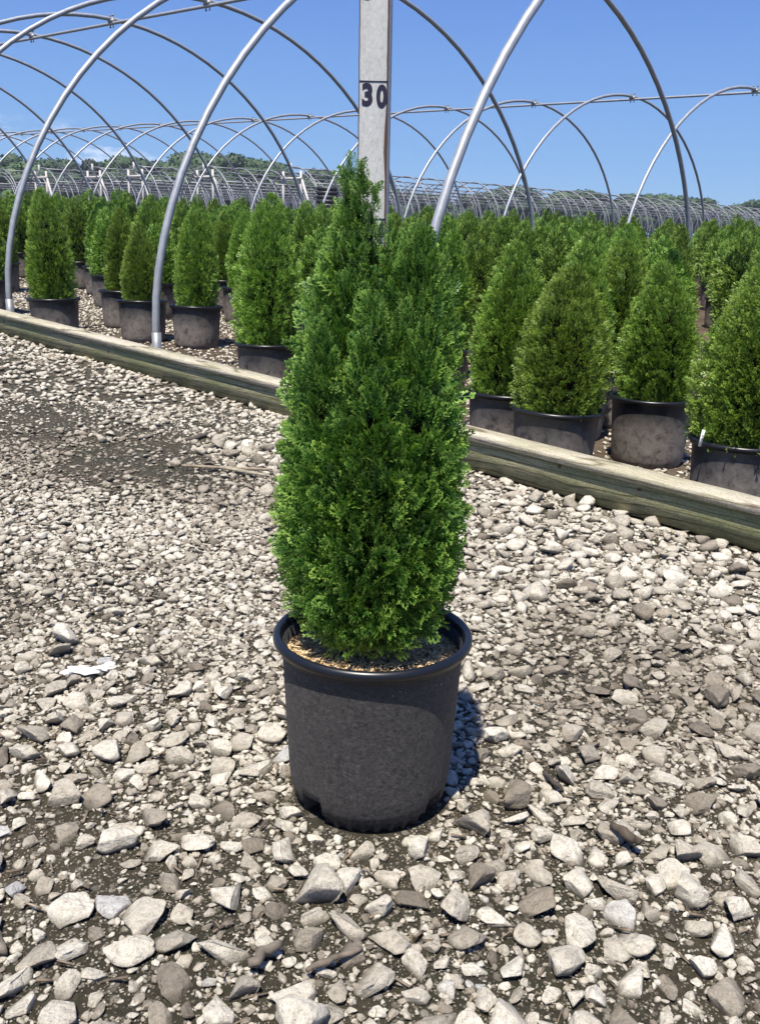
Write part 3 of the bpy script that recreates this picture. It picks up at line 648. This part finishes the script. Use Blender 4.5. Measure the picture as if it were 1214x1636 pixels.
LOB = [(-.030, .0, .25, .965, .078, -.018, 0), (-.060, .01, .26, .90, .070, -.004, 0), (.060, -.005, .28, .880, .092, .022, 0), (.105, .012, .27, .84, .070, .012, 0), (-.088, .0, .26, .850, .078, -.006, 0), (.0, -.066, .25, .80, .078, .0, -.008),
       (.100, -.050, .26, .77, .068, .010, -.005), (-.096, -.046, .26, .77, .068, -.012, -.005), (.125, .0, .27, .70, .055, .01, 0), (-.118, .0, .28, .68, .055, -.008, 0),
       (.04, -.078, .25, .62, .055, .01, -.01), (-.045, -.078, .25, .64, .055, -.01, -.01), (.0, .07, .26, .87, .085, 0, .0), (.080, .06, .26, .82, .075, 0, 0), (-.075, .06, .26, .82, .075, 0, 0)]
link('crown', crown('crown', [(x*.60-.010, y*.58, (.272 if z0 < .27 else .285)+(.035 if abs(x) > .08 else 0), .25+(z1-.25)*(.90 if k_ == 0 else .975 if k_ == 2 else .955), rr_*(.72 if k_ in (2, 4) else .63), lx, ly) for k_, (x, y, z0, z1, rr_, lx, ly) in enumerate(LOB)]
     +[(-.050, .0, .80, .958, .006, .004, 0), (-.036, -.004, .82, .944, .006, .006, 0), (-.018, .0, .79, .918, .007, .006, 0), (-.058, .0, .74, .875, .012, -.004, 0), (.004, -.004, .72, .875, .010, .008, 0), (.048, 0, .72, .86, .012, .01, 0), (.076, .0, .70, .835, .012, .01, 0)], 11500, FR_HI, 5, M['fol'], M['core'], .66, .25, .42, .38, .5), main)

# measuring stick standing behind the leader
SY = PDP+.115
zt = at_depth(600, -150, SY)[2]; zb_ = .25+gz0; bl, br = at_depth(574, 20, SY), at_depth(627, 20, SY); wd = br[0]-bl[0]; bt = at_depth(571, 300, SY)
xtop, xbot = (bl[0]+br[0])/2, None
lean = (bl[0]-bt[0])/(bl[2]-bt[2]); ctr = lambda z: (bl[0]+br[0])/2+lean*(z-bl[2])
rul = empty('measuring_stick', (ctr(zb_), SY, zb_), 'weathered grey wooden measuring stick numbered 30, upright behind the big shrub', 'measuring stick')
TH = .020; Ry = Matrix.Rotation(math.atan(lean), 4, 'Y'); Rz = Matrix.Rotation(math.radians(-13), 4, 'Z')
rul.matrix_world = Matrix.Translation((ctr(zb_), SY, zb_)) @ Ry @ Rz; bpy.context.view_layer.update()
LEN = zt-zb_; wd *= .94; b = MB(); nsl = 60; V = []; bev = .0022
for i in range(nsl+1):
    z = LEN*i/nsl; j = random.uniform(-.0004, .0004); ch = .0024*math.exp(-((z-(at_depth(615, 235, SY)[2]-zb_))/.035)**2)
    x0, x1 = -wd/2, wd/2
    V += [[x0+bev+j, -TH/2, z], [x1-bev-ch+j, -TH/2, z], [x1-ch*.1, -TH/2+bev+ch*.7, z], [x1, TH/2, z], [x0, TH/2, z], [x0+j, -TH/2+bev, z]]
F = [(i*6+j, i*6+(j+1) % 6, (i+1)*6+(j+1) % 6, (i+1)*6+j) for i in range(nsl) for j in range(6)]+[tuple(range(6))[::-1], tuple(range(nsl*6, nsl*6+6))]
b.add(V, F); bo = link('board', b.mesh('board', [M['ruler'], M['bare']]), rul)
for p in bo.data.polygons:
    zc = p.center[2]; zchip = at_depth(615, 235, SY)[2]-zb_
    if len(p.vertices) == 4 and p.normal.x > .3 and p.normal.y < -.3 and True: p.material_index = 1
    if len(p.vertices) == 4 and p.normal.x < -.3 and p.normal.y < -.3: p.material_index = 1
inv = rul.matrix_world.inverted()
def on_board(px, py):
    r = ray(px, py); o = Vector((0, 0, CAM_H)); d = Vector(r); o2 = inv @ o; d2 = inv.to_3x3() @ d; t = (-TH/2-o2.y)/d2.y; q = o2+d2*t; return q.x, q.z
def glyph(name, txt, px0, px1, py0, py1):
    """numeral pressed into the board face, drawn from strokes"""
    xa, zb2 = on_board(px0, py1); xb, za = on_board(px1, py0); w_, h_ = xb-xa, za-zb2
    ccu = bpy.data.curves.new(name, 'FONT'); ccu.body = txt; ccu.offset = .045; ccu.extrude = .0; ccu.size = 1
    to = bpy.data.objects.new('tmp', ccu); COL.objects.link(to); bpy.context.view_layer.update()
    me = bpy.data.meshes.new_from_object(to.evaluated_get(bpy.context.evaluated_depsgraph_get())); bpy.data.objects.remove(to)
    n_ = len(me.vertices); C = np.zeros(n_*3); me.vertices.foreach_get('co', C); C = C.reshape(-1, 3); mn, mx = C.min(0), C.max(0)
    out = np.stack([xa+(C[:, 0]-mn[0])/(mx[0]-mn[0])*w_, np.full(n_, -TH/2-.0006), zb2+(C[:, 1]-mn[1])/(mx[1]-mn[1])*h_], 1)
    me.vertices.foreach_set('co', out.ravel()); me.update(); me.materials.clear(); me.materials.append(M['ink']); return link(name, me, rul)
glyph('numeral', '3', 578, 595.5, 131.5, 169); glyph('numeral', '0', 601, 619, 134, 172)
glyph('numeral', '3', 580, 597, -37, -1); glyph('numeral', '6', 602, 620, -35, 3)
glyph('numeral', '2', 576, 593, 352, 388); glyph('numeral', '4', 598, 615, 352, 388)
for (a, b2) in (((574.5, 128.5), (620, 129.5)), ((572, 348.5), (616, 349.5))):
    xa, z1 = on_board(*a); xb, z2 = on_board(*b2); m = MB(); m.box(((xa+xb)/2, -TH/2-.0004, (z1+z2)/2), (xb-xa, .0008, .0013), Matrix.Rotation(-(z2-z1)/(xb-xa), 3, 'Y')); link('graduation_line', m.mesh('graduation_line', [M['ink']]), rul)

# ------------------------------------------------------------------ nursery stock in the beds
BR, BH = .1725, .268
pot_b = pot_mesh('nursery_pot', BR, .28, M['bgpot'], False); 
for v in pot_b.vertices: v.co.z -= .012
rim_b = rim_mesh('nursery_rim', BR, .28, M['rim'], 64)
for v in rim_b.vertices: v.co.z = (v.co.z-.28)*1.0+BH
b = MB(); b.lathe([(.0001, BH-.036), (.09, BH-.036), (.153, BH-.042)], 32); soil_b = b.mesh('nursery_soil', [M['soilp']], True)
b = MB(); b.tube([(0, 0, BH-.045), (.004, 0, BH+.02), (0, 0, BH+.16)], [.012, .011, .008], 7); trunk_b = b.mesh('nursery_trunk', [M['trunk']], True)
def bg_lobes(seed, wide=1.0, top=.62):
    r = np.random.default_rng(seed); z0 = BH-.03; T = z0+top; Ls = [(0, 0, z0, z0+top*1.0, .135*wide, r.normal(0, .012), r.normal(0, .012))]
    n = 6; a0 = r.uniform(0, 6)
    for i in range(n):
        a = a0+i*2*math.pi/n+r.normal(0, .2); d = .074*wide; tt = r.uniform(.76, .95)
        Ls.append((d*math.cos(a), d*math.sin(a), z0+.01, z0+top*tt, .094*wide*r.uniform(.88, 1.12), -.012*math.cos(a), -.012*math.sin(a)))
    return Ls
CH = [crown('nursery_crown', bg_lobes(20+i, w_, t_), 8200, FR_MID, 30+i, M['bgfol'], M['core'], .64, BH-.03, .66, .44, .50, .42) for i, (w_, t_) in enumerate(((1.06, .60), (.95, .64), (1.0, .70), (.9, .60)))]
CL = [crown('nursery_crown', bg_lobes(40+i, w_, t_), 2800, FR_LO, 50+i, M['bgfol'], M['core'], .72, BH-.03, .66, .46, .50, .42) for i, (w_, t_) in enumerate(((1.0, .62), (.95, .66), (1.05, .60), (.9, .70), (1.0, .56)))]
placed = []
def shrub(u, s, crown_me, label, group, sc=1.0, wsc=1.0, rz=None, hi=True):
    x, y = uv2xy(u, s); z = float(gz(x, y))+BED
    root = empty('potted_arborvitae', (x, y, z), label, 'potted shrub', group); root.rotation_euler = (random.gauss(0, .015), random.gauss(0, .015), rz if rz is not None else random.uniform(0, 6.28))
    p = link('pot', pot_b, root); link('rim', rim_b, p); link('potting_soil', soil_b, root)
    if hi: link('trunk', trunk_b, root)
    c = link('crown', crown_me, root); c.scale = (wsc, wsc, sc); c.location.z = (BH-.03)*(1-sc)
    placed.append((u, s, x, y)); return root
G1 = 'potted arborvitae under the nearest hoops'
spec = [(-.60, .20, 0, .90, 1.0, 'rounded potted arborvitae at the timber kerb, first full rim right of the big shrub'),
        (-.70, .73, 1, .86, .98, 'conical potted arborvitae in a mud-caked pot, right of the rounded one'),
        (-1.27, .31, 0, .98, 1.06, 'large potted arborvitae cut by the right picture edge, white tag in its pot'),
        (-.29, .32, 1, .94, .98, 'potted arborvitae half hidden behind the rounded one, nearest the big shrub on its right'),
        (-.22, 1.22, 0, 1.0, 1.05, 'potted arborvitae filling the lane left of the conical one, only its crown showing'),
        (.12, 1.75, 2, .95, 1.05, 'potted arborvitae farther back in the lane behind the conical one'),
        (-.25, .83, 3, 1.0, 1.0, 'potted arborvitae whose rim peeks out between the rounded and the conical one'),
        (3.43, .25, 2, 1.02, .92, 'tall pointed potted arborvitae at left beside the leftmost hoop leg'),
        (3.09, .70, 1, .82, .78, 'potted arborvitae just left of the second hoop leg, front one of a pair'),
        (3.72, .92, 3, 1.0, .82, 'potted arborvitae behind the pair\'s front one, left of the second hoop leg'),
        (2.70, .86, 2, .92, .86, 'potted arborvitae just right of the second hoop leg, its mud-caked pot fully visible'),
        (1.19, .27, 2, 1.05, 1.0, 'wide dark potted arborvitae just left of the big shrub, its pot cut by the kerb'),
        (5.82, 1.91, 3, 1.0, .9, 'narrow potted arborvitae standing in the gap right of the tall pointed one'),
        (4.24, 2.19, 3, .98, .9, 'potted arborvitae deep in the bed, in line behind the mud-caked pot'),
        (3.59, 1.90, 3, 1.0, .8, 'slim potted arborvitae right of the second hoop leg, third one back'),
        (2.67, 1.34, 1, .95, .8, 'potted arborvitae directly behind the wide dark one, its grey pot side showing'),
        (4.80, .40, 1, 1.0, .95, 'potted arborvitae cut by the left picture edge behind the leftmost hoop leg'),
        (6.40, 1.21, 3, 1.0, 1.0, 'potted arborvitae at the left edge, one row behind the edge-cut one')]
for u, s, ci, sc, ws, lab in spec: shrub(u, s, CH[ci], lab, G1, sc, ws)
# the rest of both beds on a jittered grid, the nearest first
cands = []
def gaps(x, y, u, s):
    px, py = to_px(x, y, float(gz(x, y))+BED+.02)
    # open gravel seen between the pots on the left
    if 0 < px < 470 and s < 1.2: return True
    if 128 < px < 170 and s < 1.8: return True
    return False
for bed, s0, s1, u0, u1 in ((0, .32, 6.6, -2.2, 15), (1, 7.1, 15.0, -1, 24)):
    for i, s in enumerate(np.arange(s0, s1, .58)):
        for u in np.arange(u0, u1, .64):
            uu = u+(.3 if i % 2 else 0)+random.uniform(-.07, .07); s_ = s+random.uniform(-.06, .06); x, y = uv2xy(uu, s_)
            if y < 2.2 or abs(x/y) > .42 or y > 19: continue
            if x/y > .43 and y < 4: continue
            if any((uu-a)**2+(s_-b_)**2 < .46**2 for a, b_, _, _ in placed): continue
            if bed == 0 and gaps(x, y, uu, s_): continue
            cands.append((y, uu, s_, x, bed))
cands.sort(); open('/tmp/cands.txt', 'w').write(str(len(cands))+' '+str(cands[min(281, len(cands)-1)][0]))
for y, u, s, x, bed in cands[:282]:
    right = to_px(x, y, .8)[0] > 600
    if bed == 0:
        lab, grp = (('arborvitae in the packed green mass right of the measuring stick, behind the kerbside pots', 'packed arborvitae right of the measuring stick') if right else
                    ('arborvitae in the back rows left of the measuring stick, under the nearest hoops', 'back row arborvitae left of the measuring stick'))
    else:
        lab, grp = (('far arborvitae right of the measuring stick, only its tip above the packed mass', 'far arborvitae tips right of the measuring stick') if right else
                    ('far arborvitae left of the measuring stick, only its tip showing behind back rows', 'far arborvitae tips left of the measuring stick'))
    me = CH[random.randrange(4)] if y < 4.6 else CL[random.randrange(5)]
    shrub(u, s, me, lab, grp, random.uniform(.84, 1.06), random.uniform(.94, 1.10), hi=y < 7)
# plastic tag in the pot at the right edge
tp = at_depth(1121, 700, placed[2][3]-.1); b = MB(); b.box((0, 0, .0), (.011, .0012, .055)); b.box((0, -.0009, .008), (.004, .0006, .003)); b.box((.001, -.0009, -.002), (.005, .0006, .003)); 
tg = link('plant_tag', mesh_np('plant_tag', np.concatenate(b.V), [np.array(b.F[4])], [M['white'], M['ink']], midx=[0]*6+[1]*12), loc=(tp[0], tp[1], tp[2])); tg.rotation_euler = (0, math.radians(9), .2)
tag(tg, 'small white plastic plant tag stuck in the pot at the right edge', 'plant tag')

# ------------------------------------------------------------------ far trees
def tree_crown(seed, H, Wd, dense=1.0):
    r = np.random.default_rng(seed); n = int(3600*dense); cl = []
    for i in range(16):
        t = r.uniform(.25, .95); rad = Wd/2*math.sqrt(max(.05, 1-((t-.5)/.55)**2)); a = r.uniform(0, 6.28); q = rad*r.uniform(.2, .8)
        cl.append((q*math.cos(a), q*math.sin(a), H*t, Wd*r.uniform(.13, .24)))
    cl = np.array(cl); w = r.integers(0, len(cl), n); c = cl[w]; d = r.normal(size=(n, 3)); d /= np.linalg.norm(d, axis=1)[:, None]
    P = c[:, :3]+d*c[:, 3:4]*r.uniform(.7, 1.1, (n, 1))*[1, 1, .85]
    a, b_ = r.normal(size=(n, 3)), r.normal(size=(n, 3)); a /= np.linalg.norm(a, axis=1)[:, None]; b_ = np.cross(a, b_); b_ /= np.linalg.norm(b_, axis=1)[:, None]
    s = r.uniform(.16, .34, (n, 1)); V = np.stack([P-a*s, P+b_*s*.6, P+a*s, P-b_*s*.6], 1).reshape(-1, 3); F = np.arange(n*4).reshape(-1, 4)
    cv, cf = ICO[2]; VV = [V]; tri = []; nn = len(V)
    for x, y, z, q in cl: v = cv*q*.82+[x, y, z]; VV.append(v); tri.append(cf+nn); nn += len(v)
    V = np.concatenate(VV); tri = np.concatenate(tri)
    return V, F, tri
tm = [mat('tree_leaves', c_, .7) for c_ in ((.045, .085, .028), (.035, .068, .026), (.065, .115, .034), (.016, .034, .018))]
tmesh = []
for k in range(6):
    V, F, tri = tree_crown(100+k, 10, 9.5 if k < 5 else 6.5); cm = tm[3] if k == 5 else tm[k % 3]
    tmesh.append(mesh_np('tree_crown', V, [F, tri], [cm], False))
def trunk_me(H):
    b = MB(); b.tube([(0, 0, -.2), (.05, 0, H*.3), (0, .1, H*.62)], [.28, .2, .1], 7)
    for i in range(5): a = i*1.3; b.tube([(0, 0, H*.3), (math.cos(a)*1.5, math.sin(a)*1.5, H*.55)], [.12, .05], 5)
    return b.mesh('tree_trunk', [M['trunk']], True)
tt = trunk_me(10)
skyl = [(-60, 262), (0, 262), (30, 254), (62, 262), (95, 262), (170, 268), (200, 258), (232, 262), (262, 262), (300, 255), (335, 258), (365, 254), (395, 262), (430, 266), (460, 274), (490, 282), (520, 280), (548, 286), (600, 296), (640, 312), (690, 316), (740, 314), (780, 312), (815, 304), (845, 310), (885, 313), (920, 312), (950, 312), (985, 311), (1015, 315), (1045, 315), (1075, 318), (1110, 322), (1140, 336), (1165, 340), (1195, 324), (1225, 322), (1260, 322)]
def far_tree(px, top, Y, mesh, label, grp, wf=1.0):
    p = at_depth(px, top, Y); zb2 = float(gz(p[0], p[1])); h = p[2]-zb2+.3
    root = empty('deciduous_tree', (p[0], p[1], zb2), label, 'tree', grp); sc = h/10.4
    c = link('crown', mesh, root); c.scale = (sc*wf, sc*wf, sc); q = link('trunk', tt, root); q.scale = (sc, sc, sc); root.rotation_euler.z = random.uniform(0, 6.28)
for i, (px, top) in enumerate(skyl):
    left = px < 600; Y = (118 if left else 150)+random.uniform(-8, 12)
    far_tree(px, top+random.uniform(-2, 3), Y, tmesh[random.randrange(5)], 'leafy tree in the distant tree line %s of the measuring stick' % ('left' if left else 'right'), 'trees of the distant line %s of the measuring stick' % ('left' if left else 'right'), 1.25 if left else 1.6)
    far_tree(px+17, top+14+random.uniform(-2, 6), Y-12, tmesh[random.randrange(5)], 'leafy tree in the distant tree line %s of the measuring stick' % ('left' if left else 'right'), 'trees of the distant line %s of the measuring stick' % ('left' if left else 'right'), 1.5)
far_tree(136, 249, 112, tmesh[5], 'darkest tallest tree of the distant line, left part of it', None, .9)
far_tree(156, 254, 112, tmesh[5], 'dark narrow tree touching the right side of the tallest distant tree', None, .6)
print('polys', sum(len(m.polygons) for m in bpy.data.meshes))

# ------------------------------------------------------------------ thin summer haze round the whole site
hb = MB(); hb.box((0, 85, 9.0), (520, 260, 21.5)); hz_ = bpy.data.materials.new('haze'); hz_.use_nodes = True; hz_.node_tree.nodes.clear()
pv = hz_.node_tree.nodes.new('ShaderNodeVolumePrincipled'); pv.inputs['Color'].default_value = (.80, .88, 1, 1); pv.inputs['Density'].default_value = .0007; pv.inputs['Anisotropy'].default_value = .2
hz_.node_tree.links.new(pv.outputs[0], hz_.node_tree.nodes.new('ShaderNodeOutputMaterial').inputs['Volume'])
tag(link('haze', hb.mesh('haze', [hz_])), 'thin pale summer haze over the nursery field', 'haze', kind='stuff')
